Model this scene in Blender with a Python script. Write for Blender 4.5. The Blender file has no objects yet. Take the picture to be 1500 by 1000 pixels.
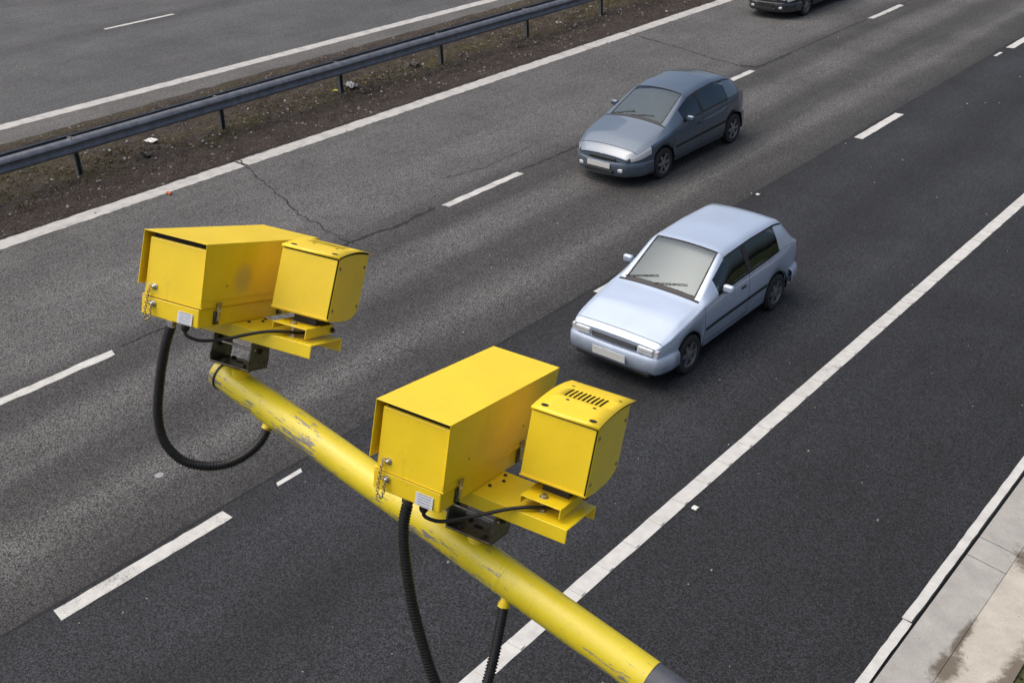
import bpy, math, random
import numpy as np
from mathutils import Matrix, Vector
random.seed(7); RNG = np.random.default_rng(7)
S = bpy.context.scene
COL = S.collection

# ------------------------------------------------------------------ camera
cam = bpy.data.cameras.new('camera'); CAM = bpy.data.objects.new('camera', cam); COL.objects.link(CAM)
cam.sensor_width = 36.0; cam.lens = 1600 / 1500 * 36.0; cam.clip_start = 0.05; cam.clip_end = 2000
RX, UP, FW = (0.759929, 0.649452, -0.026823), (-0.297937, 0.384701, 0.873636), (-0.577703, 0.65591, -0.485841)
CAM.matrix_world = Matrix(((RX[0], UP[0], -FW[0], 0), (RX[1], UP[1], -FW[1], 0), (RX[2], UP[2], -FW[2], 7.53344), (0, 0, 0, 1)))
S.camera = CAM

# ------------------------------------------------------------------ sky, sun, exposure
SUN_EL, SUN_AZ = math.radians(62), math.radians(235)     # azimuth clockwise from +Y
W = bpy.data.worlds.new('World'); S.world = W; W.use_nodes = True
wn = W.node_tree.nodes; wl = W.node_tree.links; wn.clear()
wo = wn.new('ShaderNodeOutputWorld'); wb = wn.new('ShaderNodeBackground'); ws = wn.new('ShaderNodeTexSky')
ws.sky_type = 'NISHITA'; ws.sun_disc = False; ws.sun_elevation = SUN_EL; ws.sun_rotation = SUN_AZ
ws.air_density = 1.0; ws.dust_density = 7.0; ws.ozone_density = 1.0
wl.new(ws.outputs[0], wb.inputs[0]); wb.inputs[1].default_value = 0.15; wl.new(wb.outputs[0], wo.inputs[0])
sun = bpy.data.lights.new('sun', 'SUN'); SUN = bpy.data.objects.new('sun', sun); COL.objects.link(SUN)
sun.energy = 1.45; sun.angle = math.radians(95); sun.color = (1.0, 0.985, 0.955)
sd = Vector((math.sin(SUN_AZ) * math.cos(SUN_EL), math.cos(SUN_AZ) * math.cos(SUN_EL), math.sin(SUN_EL)))
SUN.rotation_euler = sd.to_track_quat('Z', 'Y').to_euler(); SUN.location = (0, 0, 30)
S.view_settings.view_transform = 'Standard'; S.view_settings.look = 'None'
S.view_settings.gamma = 1; S.view_settings.use_curve_mapping = False
S.view_settings.exposure = 0.14

# ------------------------------------------------------------------ materials
class NT:
    def __init__(s, name):
        s.m = bpy.data.materials.new(name); s.m.use_nodes = True; s.t = s.m.node_tree; s.n = s.t.nodes
        s.b = s.n['Principled BSDF']
    def new(s, typ, **kw):
        n = s.n.new(typ)
        for k, v in kw.items(): setattr(n, k, v)
        return n
    def put(s, inp, val):
        if isinstance(val, bpy.types.NodeSocket): s.t.links.new(val, inp)
        elif val is not None:
            if inp.type == 'RGBA' and len(val) == 3: val = (*val, 1)
            inp.default_value = val
    def math(s, op, a, b=None, c=None, clamp=False):
        n = s.new('ShaderNodeMath', operation=op, use_clamp=clamp); s.put(n.inputs[0], a)
        if b is not None: s.put(n.inputs[1], b)
        if c is not None: s.put(n.inputs[2], c)
        return n.outputs[0]
    def mix(s, f, a, b, blend='MIX'):
        n = s.new('ShaderNodeMix', data_type='RGBA', blend_type=blend); s.put(n.inputs[0], f); s.put(n.inputs[6], a); s.put(n.inputs[7], b)
        return n.outputs[2]
    def ramp(s, f, stops, interp='LINEAR'):
        n = s.new('ShaderNodeValToRGB'); n.color_ramp.interpolation = interp; e = n.color_ramp.elements
        while len(e) < len(stops): e.new(0.5)
        for k, (p, c) in enumerate(stops):
            e[k].position = p; e[k].color = (c, c, c, 1) if not isinstance(c, tuple) else (*c, 1)
        s.put(n.inputs[0], f); return n.outputs[0]
    def pos(s, local=False):
        return s.new('ShaderNodeTexCoord').outputs['Object'] if local else s.new('ShaderNodeNewGeometry').outputs['Position']
    def map(s, v, scale=(1, 1, 1), loc=(0, 0, 0)):
        n = s.new('ShaderNodeMapping'); n.inputs['Scale'].default_value = scale; n.inputs['Location'].default_value = loc
        s.put(n.inputs[0], v); return n.outputs[0]
    def noise(s, v, scale, detail=3, rough=0.6, dist=0.0):
        n = s.new('ShaderNodeTexNoise'); s.put(n.inputs['Vector'], v); n.inputs['Scale'].default_value = scale
        n.inputs['Detail'].default_value = detail; n.inputs['Roughness'].default_value = rough; n.inputs['Distortion'].default_value = dist
        return n.outputs[0]
    def voro(s, v, scale, out='Distance', feature='F1'):
        n = s.new('ShaderNodeTexVoronoi', feature=feature); s.put(n.inputs['Vector'], v); n.inputs['Scale'].default_value = scale
        return n.outputs[out]
    def sep(s, v):
        n = s.new('ShaderNodeSeparateXYZ'); s.put(n.inputs[0], v); return n.outputs
    def bump(s, h, strength=0.3, dist=0.01):
        n = s.new('ShaderNodeBump'); n.inputs['Strength'].default_value = strength; n.inputs['Distance'].default_value = dist
        s.put(n.inputs['Height'], h); s.t.links.new(n.outputs[0], s.b.inputs['Normal'])
    def out(s, col=None, rough=0.5, metal=0.0, spec=None, coat=None):
        s.put(s.b.inputs['Base Color'], col); s.put(s.b.inputs['Roughness'], rough); s.put(s.b.inputs['Metallic'], metal)
        if spec is not None: s.put(s.b.inputs['Specular IOR Level'], spec)
        if coat is not None:
            s.put(s.b.inputs['Coat Weight'], coat); s.b.inputs['Coat Roughness'].default_value = 0.04
        return s.m

def plain(name, col, rough=0.5, metal=0.0, var=0.15, scale=30.0, spec=None, coat=None, bump=0.0):
    k = NT(name); p = k.pos(True); n = k.noise(p, scale, 4, 0.65)
    c = k.mix(k.ramp(n, [(0.3, 0.0), (0.7, 1.0)]), tuple(x * (1 - var) for x in col), tuple(min(1, x * (1 + var)) for x in col))
    if bump: k.bump(n, bump, 0.004)
    return k.out(c, rough, metal, spec, coat)

def asphalt(name, stops, x0, x1, grain_lo, grain_hi, chips=0.5, tint=(1, 1, 1)):
    """stops: list of (world X, brightness) giving the wear bands along the lanes"""
    k = NT(name); p = k.pos(); x = k.sep(p)[0]
    wob = k.noise(k.map(p, (0.9, 0.12, 1)), 1.0, 4, 0.6)
    xw = k.math('ADD', x, k.math('MULTIPLY', k.math('SUBTRACT', wob, 0.5), 0.75))
    f = k.math('DIVIDE', k.math('SUBTRACT', xw, x0), x1 - x0, clamp=True)
    band = k.ramp(f, [((a - x0) / (x1 - x0), b) for a, b in stops], 'EASE' if len(stops) > 3 else 'LINEAR')
    patch = k.ramp(k.noise(p, 0.55, 5, 0.62), [(0.3, 0.78), (0.7, 1.2)])
    streak = k.ramp(k.noise(k.map(p, (5.0, 0.22, 1)), 1.0, 4, 0.6), [(0.3, 0.9), (0.7, 1.1)])
    g1 = k.noise(p, 55.0, 4, 0.8); g2 = k.voro(p, 72.0, 'Color')
    g2v = k.sep(g2)[0]
    gr = k.math('ADD', k.math('MULTIPLY', g1, 0.72), k.math('MULTIPLY', g2v, 0.28))
    grain = k.ramp(gr, [(0.36, grain_lo), (0.5, grain_lo + (grain_hi - grain_lo) * 0.36), (0.67, grain_hi)])
    v = k.math('MULTIPLY', k.math('MULTIPLY', band, patch), k.math('MULTIPLY', streak, grain))
    col = k.mix(1.0, v, tint, 'MULTIPLY')
    cd = k.voro(p, 6.5, 'Distance'); cs = k.sep(k.voro(p, 6.5, 'Color'))
    chip = k.math('MULTIPLY', k.math('LESS_THAN', cd, 0.05), k.math('GREATER_THAN', cs[1], 1 - 0.28 * chips))
    col = k.mix(k.math('MULTIPLY', chip, 0.7), col, (0.42, 0.41, 0.4))
    k.bump(gr, 0.55, 0.012)
    return k.out(col, 0.82, 0.0, 0.35)

def paint(name, col=(0.49, 0.486, 0.458), wear=0.5):
    k = NT(name); p = k.pos()
    g = k.noise(p, 62, 4, 0.8); b = k.noise(p, 2.5, 4, 0.65)
    m = k.math('ADD', k.math('MULTIPLY', g, 0.8), k.math('MULTIPLY', b, 0.4))
    w = k.ramp(m, [(0.40 + 0.10 * wear, 1.0), (0.47 + 0.10 * wear, 0.0)])
    dirt = k.ramp(k.noise(p, 5, 5, 0.7), [(0.3, 0.8), (0.65, 1.05)])
    c = k.mix(1.0, dirt, col, 'MULTIPLY')
    c = k.mix(k.math('MULTIPLY', w, 0.75), c, (0.09, 0.09, 0.088))
    k.bump(g, 0.4, 0.008)
    return k.out(c, 0.65)

def yellow(name, col, dirty=0.3, scratch=0.0, smudge=None):
    k = NT(name); p = k.pos(True)
    n = k.noise(p, 4.0, 5, 0.65); fine = k.noise(p, 60, 4, 0.7)
    c = k.mix(k.ramp(n, [(0.35, 0.0), (0.7, 1.0)]), tuple(x * 0.93 for x in col), tuple(x * 1.05 for x in col))
    d = k.ramp(k.math('ADD', k.math('MULTIPLY', k.noise(k.map(p, (9, 9, 2.0)), 1.6, 5, 0.7), 0.7), k.math('MULTIPLY', fine, 0.3)), [(0.56, 0.0), (0.78, 1.0)])
    c = k.mix(k.math('MULTIPLY', d, dirty), c, (0.22, 0.15, 0.03))
    if scratch:
        a = k.noise(k.map(p, (9, 55, 55)), 1.0, 6, 0.75, 0.5); b = k.noise(p, 3.1, 4, 0.6)
        y = k.sep(p)[1]; z = k.sep(p)[2]
        low = k.math('MULTIPLY', k.math('ADD', k.math('MULTIPLY', z, -7.0), k.math('MULTIPLY', y, -4.0)), 0.15)
        s = k.math('ADD', k.math('ADD', a, k.math('MULTIPLY', k.math('SUBTRACT', b, 0.5), 0.7)), low)
        m = k.ramp(s, [(0.60, 0.0), (0.62, 1.0)])
        c = k.mix(k.math('MULTIPLY', m, scratch), c, (0.19, 0.185, 0.18))
        pit = k.ramp(k.voro(p, 55, 'Distance'), [(0.08, 1.0), (0.13, 0.0)])
        pr = k.math('GREATER_THAN', k.sep(k.voro(p, 55, 'Color'))[0], 0.9)
        c = k.mix(k.math('MULTIPLY', k.math('MULTIPLY', pit, pr), 0.75), c, (0.09, 0.06, 0.03))
    if smudge:
        q = k.new('ShaderNodeVectorMath', operation='DISTANCE'); k.put(q.inputs[0], p); q.inputs[1].default_value = smudge
        m = k.ramp(k.math('DIVIDE', q.outputs['Value'], 0.075), [(0.25, 0.5), (1.0, 0.0)], 'EASE')
        c = k.mix(m, c, (0.36, 0.3, 0.17))
    k.bump(k.noise(p, 140, 2, 0.5), 0.06, 0.002)
    k.b.inputs['Coat Roughness'].default_value = 0.3; k.b.inputs['Coat Weight'].default_value = 0.35
    return k.out(c, k.ramp(n, [(0.3, 0.36), (0.7, 0.5)]), 0.0, 0.5)

MAT = {}
MAT['old'] = asphalt('old_asphalt', [(-18.7, 0.85), (-17.4, 1.0), (-16.3, 0.93), (-15.0, 1.05), (-13.9, 0.98), (-13.35, 0.58), (-12.8, 0.50), (-12.15, 0.98), (-11.75, 0.92), (-11.2, 0.5), (-10.85, 0.55), (-10.2, 1.0), (-9.7, 0.56), (-9.1, 0.40)], -18.7, -9.0, 0.010, 0.192, 0.7, (0.985, 0.978, 0.955))
MAT['new'] = asphalt('new_asphalt', [(-9.1, 0.85), (-8.3, 1.25), (-7.1, 0.8), (-6.0, 1.25), (-5.2, 0.95), (-3.6, 0.85), (-2.4, 0.8)], -9.1, -2.4, 0.0022, 0.049, 0.25, (0.88, 0.96, 1.10))
MAT['far'] = asphalt('far_asphalt', [(-40, 0.9), (-32.5, 1.0), (-31.4, 0.72), (-30.4, 1.0), (-27, 0.9), (-24.7, 0.95), (-23.4, 0.8)], -40, -23.3, 0.010, 0.160, 0.5, (0.97, 0.985, 1.0))
MAT['margin'] = asphalt('margin_asphalt', [(-25, 1.0), (-23.3, 1.0)], -25, -23.3, 0.03, 0.17, 0.3, (0.99, 0.97, 0.92))
MAT['paint'] = paint('white_road_paint', wear=0.75)
MAT['paint_worn'] = paint('worn_road_paint', (0.42, 0.412, 0.388), wear=0.85)
MAT['paint_new'] = paint('fresh_road_paint', (0.50, 0.497, 0.472), wear=0.15)
MAT['crack'] = plain('crack_black', (0.016, 0.015, 0.014), 0.95, var=0.4)
MAT['seam'] = plain('joint_black', (0.012, 0.012, 0.012), 0.9, var=0.5, scale=60)
YEL = (0.86, 0.61, 0.012)
MAT['yel'] = yellow('yellow_paint', YEL, 0.3)
MAT['yel_smudge'] = yellow('yellow_paint_faded_patch', YEL, 0.18, smudge=(0.257, 0.226, -0.13))
MAT['yel_ch'] = yellow('yellow_bracket_paint', (0.82, 0.60, 0.010), 0.3)
MAT['pole'] = yellow('yellow_pole_paint', (0.66, 0.535, 0.016), 0.4, scratch=0.95)
MAT['sleeve'] = plain('dark_grey_sleeve', (0.065, 0.07, 0.085), 0.55, var=0.25)
MAT['galv'] = plain('galvanised_steel', (0.15, 0.16, 0.18), 0.45, 0.2, 0.3, 6.0)
MAT['post'] = plain('weathered_post', (0.12, 0.12, 0.112), 0.7, 0.1, 0.4, 14)
MAT['yoke'] = plain('dark_stainless', (0.11, 0.098, 0.082), 0.3, 0.75, 0.45, 40)
MAT['steel'] = plain('bright_steel', (0.5, 0.49, 0.47), 0.3, 0.9, 0.25, 80)
MAT['brass'] = plain('dull_chain', (0.36, 0.29, 0.18), 0.4, 0.8, 0.4, 150)
MAT['black'] = plain('black_rubber', (0.008, 0.008, 0.008), 0.42, var=0.3, scale=50)
MAT['blackgap'] = plain('lining_and_gap_black', (0.008, 0.008, 0.008), 0.9)  # matte black for linings, also painted shade in gaps and holes
MAT['dark'] = plain('dark_trim', (0.018, 0.018, 0.019), 0.55)
MAT['tyre'] = plain('tyre_rubber', (0.02, 0.02, 0.02), 0.85, var=0.3)
MAT['rim'] = plain('wheel_alloy', (0.3, 0.3, 0.31), 0.35, 0.7, 0.15)
MAT['lamp'] = plain('lamp_lens', (0.62, 0.63, 0.64), 0.12, 0.2, 0.1, 60, coat=1.0)
MAT['amber'] = plain('indicator_lens', (0.6, 0.2, 0.02), 0.15, coat=1.0)
MAT['red'] = plain('rear_lens', (0.35, 0.01, 0.01), 0.15, coat=1.0)
MAT['plate'] = plain('plate_white', (0.6, 0.6, 0.57), 0.4, var=0.05)
MAT['seat'] = plain('seat_fabric', (0.05, 0.05, 0.055), 0.9, var=0.3)

def glass(name):
    k = NT(name); k.n.remove(k.b); o = k.n['Material Output']
    tr = k.new('ShaderNodeBsdfTransparent'); tr.inputs[0].default_value = (0.42, 0.47, 0.45, 1)
    gl = k.new('ShaderNodeBsdfGlossy'); gl.inputs['Roughness'].default_value = 0.03; gl.inputs[0].default_value = (0.70, 0.83, 0.92, 1)
    fr = k.new('ShaderNodeFresnel'); fr.inputs[0].default_value = 1.52
    f = k.math('MULTIPLY_ADD', fr.outputs[0], 1.1, 0.045, clamp=True)
    mx = k.new('ShaderNodeMixShader'); k.put(mx.inputs[0], f); k.t.links.new(tr.outputs[0], mx.inputs[1]); k.t.links.new(gl.outputs[0], mx.inputs[2])
    k.t.links.new(mx.outputs[0], o.inputs[0]); return k.m
MAT['glass'] = glass('car_glass')

def carpaint(name, col, metal=0.3):
    k = NT(name); p = k.pos(True); z = k.sep(k.pos())[2]
    film = k.ramp(k.noise(p, 2.0, 3, 0.5), [(0.3, 0.93), (0.7, 1.04)])
    c = k.mix(1.0, film, col, 'MULTIPLY')
    dirt = k.math('MULTIPLY', k.ramp(z, [(0.15, 0.7), (0.6, 0.0)]), k.ramp(k.noise(p, 6, 3, 0.6), [(0.35, 0.3), (0.7, 1.0)]))
    c = k.mix(dirt, c, (0.075, 0.07, 0.062))
    return k.out(c, 0.32, metal, 0.5, 0.9)
MAT['blue'] = carpaint('pale_blue_metallic', (0.44, 0.52, 0.64), 0.3)
MAT['slate'] = carpaint('slate_blue_metallic', (0.085, 0.12, 0.165), 0.4)
MAT['navy'] = carpaint('dark_navy_metallic', (0.010, 0.013, 0.02), 0.3)

def soil():
    k = NT('soil'); p = k.pos(); x = k.sep(p)[0]
    n = k.noise(p, 1.6, 6, 0.7); f = k.noise(p, 30, 5, 0.8); g = k.noise(k.map(p, (1, 0.5, 1)), 1.1, 5, 0.7)
    c = k.mix(k.ramp(f, [(0.38, 0.0), (0.64, 1.0)]), (0.006, 0.0048, 0.004), (0.145, 0.118, 0.10))
    c = k.mix(k.ramp(n, [(0.38, 0.0), (0.62, 0.75)]), c, k.mix(k.ramp(f, [(0.4, 0.0), (0.64, 1.0)]), (0.006, 0.005, 0.004), (0.085, 0.064, 0.054)))
    mid = k.ramp(k.math('DIVIDE', k.math('ADD', x, 21.2), 2.2, clamp=True), [(0.0, 0.5), (0.45, 1.0), (0.85, 0.0)])
    gm = k.math('MULTIPLY', mid, k.ramp(g, [(0.45, 0.0), (0.62, 0.85)]))
    gc = k.mix(k.ramp(f, [(0.35, 0.0), (0.7, 1.0)]), (0.012, 0.012, 0.005), (0.15, 0.132, 0.05))
    c = k.mix(gm, c, gc)
    sp = k.math('MULTIPLY', k.math('LESS_THAN', k.voro(p, 14, 'Distance'), 0.12), k.math('GREATER_THAN', k.sep(k.voro(p, 14, 'Color'))[0], 0.82))
    c = k.mix(k.math('MULTIPLY', sp, 0.6), c, (0.36, 0.33, 0.29))
    k.bump(f, 1.0, 0.05)
    return k.out(c, 0.95, 0, 0.2)
MAT['soil'] = soil()

def concrete(name, col):
    k = NT(name); p = k.pos()
    n = k.noise(p, 3.0, 6, 0.65); f = k.noise(p, 55, 4, 0.7)
    c = k.mix(k.ramp(n, [(0.3, 0.0), (0.72, 1.0)]), tuple(x * 0.8 for x in col), tuple(x * 1.12 for x in col))
    c = k.mix(1.0, k.ramp(f, [(0.3, 0.88), (0.7, 1.08)]), c, 'MULTIPLY')
    pit = k.math('MULTIPLY', k.math('LESS_THAN', k.voro(p, 17, 'Distance'), 0.10), k.math('GREATER_THAN', k.sep(k.voro(p, 17, 'Color'))[1], 0.86))
    c = k.mix(k.math('MULTIPLY', pit, 0.75), c, (0.07, 0.06, 0.05))
    tot = None
    for cx, cy, sx, sy in ((-1.86, 8.02, 0.13, 0.26), (-1.9, 8.45, 0.05, 0.3), (-1.80, 9.98, 0.15, 0.22), (-1.36, 8.1, 0.11, 0.7), (-1.88, 12.5, 0.12, 0.6), (-1.9, 15.5, 0.1, 0.5), (-1.95, 5.5, 0.1, 0.5)):
        v = k.map(p, (1 / sx, 1 / sy, 0), (-cx / sx, -cy / sy, 0))
        l = k.new('ShaderNodeVectorMath', operation='LENGTH'); k.put(l.inputs[0], v)
        m = k.math('SUBTRACT', 1.25, k.math('ADD', l.outputs['Value'], k.math('MULTIPLY', k.math('SUBTRACT', k.noise(p, 9, 5, 0.7), 0.5), 2.2)), clamp=True)
        tot = m if tot is None else k.math('MAXIMUM', tot, m)
    c = k.mix(k.math('MULTIPLY', k.ramp(tot, [(0.1, 0.0), (0.7, 1.0)]), 0.85), c, (0.085, 0.068, 0.045))
    k.bump(f, 0.25, 0.006)
    return k.out(c, 0.85, 0, 0.3)
MAT['conc'] = concrete('grey_concrete', (0.345, 0.335, 0.31))
MAT['conc_l'] = concrete('light_concrete', (0.40, 0.372, 0.32))

def verge():
    k = NT('verge_grass'); p = k.pos(); f = k.noise(p, 9, 6, 0.75)
    c = k.mix(k.ramp(f, [(0.3, 0.0), (0.7, 1.0)]), (0.025, 0.032, 0.012), (0.1, 0.11, 0.04))
    k.bump(f, 0.8, 0.05); return k.out(c, 0.95, 0, 0.2)
MAT['verge'] = verge()
MAT['straw'] = plain('dry_grass', (0.13, 0.11, 0.055), 0.9, var=0.45, scale=3)
MAT['moss'] = plain('dull_moss', (0.055, 0.056, 0.02), 0.95, var=0.4, scale=5)
MAT['stone'] = plain('pebble', (0.20, 0.18, 0.155), 0.85, var=0.6, scale=1.3)
MAT['grit'] = plain('pale_grit', (0.33, 0.32, 0.30), 0.85, var=0.5, scale=1.0)

def label_mat():
    k = NT('sticker_print'); p = k.pos(True); s = k.sep(p)
    base = (0.62, 0.64, 0.68)
    zz = k.math('MULTIPLY', k.math('ADD', s[2], 0.263), 118.0)
    line = k.math('LESS_THAN', k.math('ABSOLUTE', k.math('SUBTRACT', k.math('FRACT', zz), 0.5)), 0.24)
    inx = k.math('LESS_THAN', k.math('ABSOLUTE', k.math('SUBTRACT', s[0], 0.198)), 0.023)
    ch = k.math('GREATER_THAN', k.noise(k.map(p, (520, 1, 120)), 1.0, 2, 0.5), 0.47)
    m = k.math('MULTIPLY', k.math('MULTIPLY', line, inx), ch)
    return k.out(k.mix(k.math('MULTIPLY', m, 0.8), base, (0.13, 0.14, 0.2)), 0.4)
MAT['label'] = label_mat()

# ------------------------------------------------------------------ mesh helpers
class MB:
    def __init__(s): s.v = []; s.f = []
    def add(s, vs, fs):
        o = len(s.v); s.v += [tuple(map(float, p)) for p in vs]; s.f += [tuple(i + o for i in q) for q in fs]; return s
    def box(s, x0, x1, y0, y1, z0, z1):
        return s.add([(x0, y0, z0), (x1, y0, z0), (x1, y1, z0), (x0, y1, z0), (x0, y0, z1), (x1, y0, z1), (x1, y1, z1), (x0, y1, z1)],
                     [(0, 3, 2, 1), (4, 5, 6, 7), (0, 1, 5, 4), (1, 2, 6, 5), (2, 3, 7, 6), (3, 0, 4, 7)])
    def prism(s, poly, axis, a, b):
        """poly of 2D points in the plane normal to axis, extruded from a to b"""
        def P(p, t): return (t, p[0], p[1]) if axis == 'x' else ((p[0], t, p[1]) if axis == 'y' else (p[0], p[1], t))
        n = len(poly)
        return s.add([P(p, a) for p in poly] + [P(p, b) for p in poly],
                     [tuple(range(n))[::-1], tuple(range(n, 2 * n))] + [(i, (i + 1) % n, n + (i + 1) % n, n + i) for i in range(n)])
    def tube(s, pts, r, n=12, closed=False, caps=True):
        pts = [Vector(p) for p in pts]; m = len(pts); rr = r if hasattr(r, '__len__') else [r] * m
        vs, fs = [], []; ref = None
        for i, p in enumerate(pts):
            a = pts[(i - 1) % m] if (i > 0 or closed) else p; b = pts[(i + 1) % m] if (i < m - 1 or closed) else p
            t = (b - a).normalized()
            if ref is None:
                ref = t.orthogonal().normalized()
            ref = (ref - t * ref.dot(t)).normalized(); bi = t.cross(ref)
            for k in range(n):
                an = 2 * math.pi * k / n; vs.append(p + (ref * math.cos(an) + bi * math.sin(an)) * rr[i])
        for i in range(m if closed else m - 1):
            j = (i + 1) % m
            for k in range(n): fs.append((i * n + k, i * n + (k + 1) % n, j * n + (k + 1) % n, j * n + k))
        if caps and not closed: fs += [tuple(range(n))[::-1], tuple(range((m - 1) * n, m * n))]
        return s.add(vs, fs)
    def lathe(s, prof, c=(0, 0, 0), axis=(0, 0, 1), n=24, close=False):
        """prof: list of (radius, height along axis)"""
        ax = Vector(axis).normalized(); u = ax.orthogonal().normalized(); w = ax.cross(u); c = Vector(c); vs = []; fs = []
        for r, h in prof:
            for k in range(n):
                an = 2 * math.pi * k / n; vs.append(c + ax * h + (u * math.cos(an) + w * math.sin(an)) * r)
        m = len(prof)
        for i in range(m if close else m - 1):
            j = (i + 1) % m
            for k in range(n): fs.append((i * n + k, i * n + (k + 1) % n, j * n + (k + 1) % n, j * n + k))
        if not close: fs += [tuple(range(n))[::-1], tuple(range((m - 1) * n, m * n))]
        return s.add(vs, fs)
    def grid(s, P, keep=None):
        P = np.asarray(P); a, b = P.shape[:2]
        return s.add(P.reshape(-1, 3), [(i * b + j, (i + 1) * b + j, (i + 1) * b + j + 1, i * b + j + 1) for i in range(a - 1) for j in range(b - 1) if keep is None or keep(i, j)])
    def mesh(s, name, smooth=None):
        me = bpy.data.meshes.new(name); me.from_pydata(s.v, [], s.f); me.update()
        if smooth is not None:
            me.polygons.foreach_set('use_smooth', [True] * len(me.polygons))
            try: me.set_sharp_from_angle(angle=math.radians(smooth))
            except Exception: pass
        return me

def link(name, me, mat, parent=None, **props):
    o = bpy.data.objects.new(name, me); COL.objects.link(o)
    if mat is not None and not me.materials: me.materials.append(MAT[mat])
    if parent is not None: o.parent = parent
    for k, v in props.items(): o[k] = v
    return o
def part(name, mb, mat, parent=None, smooth=None, bevel=0, solid=0, **props):
    o = link(name, mb.mesh(name, smooth), mat, parent, **props)
    if solid:
        m = o.modifiers.new('solid', 'SOLIDIFY'); m.thickness = solid; m.offset = -1
    if bevel:
        m = o.modifiers.new('bevel', 'BEVEL'); m.width = bevel; m.segments = 2; m.limit_method = 'ANGLE'; m.angle_limit = math.radians(35)
    return o
def thing(name, label, cat, mat4=None, group=None):
    o = bpy.data.objects.new(name, None); COL.objects.link(o); o.empty_display_size = 0.1
    o['label'] = label; o['category'] = cat
    if group: o['group'] = group
    if mat4 is not None: o.matrix_world = mat4
    return o
def catmull(pts, per=8):
    P = [np.array(p, float) for p in pts]; P = [2 * P[0] - P[1]] + P + [2 * P[-1] - P[-2]]; out = []
    for i in range(1, len(P) - 2):
        for k in range(per):
            t = k / per; a, b, c, d = P[i - 1:i + 3]
            out.append(0.5 * ((2 * b) + (-a + c) * t + (2 * a - 5 * b + 4 * c - d) * t * t + (-a + 3 * b - 3 * c + d) * t ** 3))
    out.append(P[-2]); return out
def resample(pts, step):
    P = np.array(pts); s = np.r_[0, np.cumsum(np.linalg.norm(np.diff(P, axis=0), axis=1))]; n = max(2, int(s[-1] / step)); q = np.linspace(0, s[-1], n)
    return np.stack([np.interp(q, s, P[:, k]) for k in range(3)], 1)

# ------------------------------------------------------------------ the setting
Y0, Y1 = -40.0, 190.0
def sheet(name, xa, xb, z, mat, xa2=None, xb2=None, step=5.0, parent=None, **props):
    ys = np.arange(Y0, Y1 + .1, step); xa2 = xa if xa2 is None else xa2; xb2 = xb if xb2 is None else xb2
    f = (ys - Y0) / (Y1 - Y0)
    P = np.stack([np.stack([xb + (xb2 - xb) * f, ys, 0 * ys + z], 1), np.stack([xa + (xa2 - xa) * f, ys, 0 * ys + z], 1)], 1)
    return part(name, MB().grid(P), mat, parent, **props)
def xline(x, y, sl):            # straight line that passes (x,y) with slope dx/dy, at Y0 and Y1
    return x + (Y0 - y) * sl, x + (Y1 - y) * sl
BND = -9.06
SOIL_N = xline(-18.46, 10, 0.0100); SOIL_F = xline(-23.46, 13, 0.008)
g = MB().add([(-700, -500, -0.12), (700, -500, -0.12), (700, 900, -0.12), (-700, 900, -0.12)], [(0, 1, 2, 3)])
part('ground', g, 'verge', kind='structure')
old = sheet('old_carriageway', SOIL_N[0] - .12, BND, 0, 'old', SOIL_N[1] - .12, BND, kind='structure')
new = sheet('new_carriageway', BND, -2.32, 0, 'new', kind='structure')
FL = xline(-24.58, 15.6, 0.026)
far = sheet('far_carriageway', -39.0, FL[0] - .0, 0, 'far', -39.0, FL[1] - .0, kind='structure')
margin = sheet('paved_margin', FL[0], SOIL_F[0] + .1, 0, 'margin', FL[1], SOIL_F[1] + .1, kind='structure')

# central reservation: lumpy soil
def soil_h(x, y):
    return 0
nx, ny = 90, 900
ys = np.r_[np.linspace(Y0, -4, 40), np.linspace(-3.9, 48, ny), np.linspace(48.3, Y1, 90)]
def lattice_noise(nxc, nyc, X, Y, seed):
    r = np.random.default_rng(seed).random((nxc + 2, nyc + 2)); xi = np.clip(X * nxc, 0, nxc - 1e-6); yi = np.clip(Y * nyc, 0, nyc - 1e-6)
    a = xi.astype(int); b = yi.astype(int); fx = xi - a; fy = yi - b; fx = fx * fx * (3 - 2 * fx); fy = fy * fy * (3 - 2 * fy)
    return (r[a, b] * (1 - fx) + r[a + 1, b] * fx) * (1 - fy) + (r[a, b + 1] * (1 - fx) + r[a + 1, b + 1] * fx) * fy
U, V = np.meshgrid(np.linspace(0, 1, nx), ys, indexing='ij')
fr = (V - Y0) / (Y1 - Y0)
XA = SOIL_F[0] + (SOIL_F[1] - SOIL_F[0]) * fr; XB = SOIL_N[0] + (SOIL_N[1] - SOIL_N[0]) * fr
XX = XA + (XB - XA) * U + (lattice_noise(2, 700, U, fr, 9) - .5) * 0.10
H = (lattice_noise(6, 280, U, fr, 1) - .5) * .10 + (lattice_noise(24, 1100, U, fr, 2) - .5) * .08 + (lattice_noise(60, 3300, U, fr, 3) - .5) * .055
env = np.clip(np.minimum(U, 1 - U) * 9, 0, 1)
ZZ = .012 + env * (.05 + H) + (1 - env) * (lattice_noise(60, 3300, U, fr, 4) - .5) * .012
part('central_reservation', MB().grid(np.stack([XX, V, ZZ], -1)[::-1]), 'soil', smooth=60, kind='structure')
def soil_z(x, y):
    f = (y - Y0) / (Y1 - Y0); xa = SOIL_F[0] + (SOIL_F[1] - SOIL_F[0]) * f; xb = SOIL_N[0] + (SOIL_N[1] - SOIL_N[0]) * f
    i = int(np.clip((x - xa) / (xb - xa) * (nx - 1), 0, nx - 1)); j = int(np.clip(np.searchsorted(ys, y), 0, len(ys) - 1)); return float(ZZ[i, j])

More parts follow.
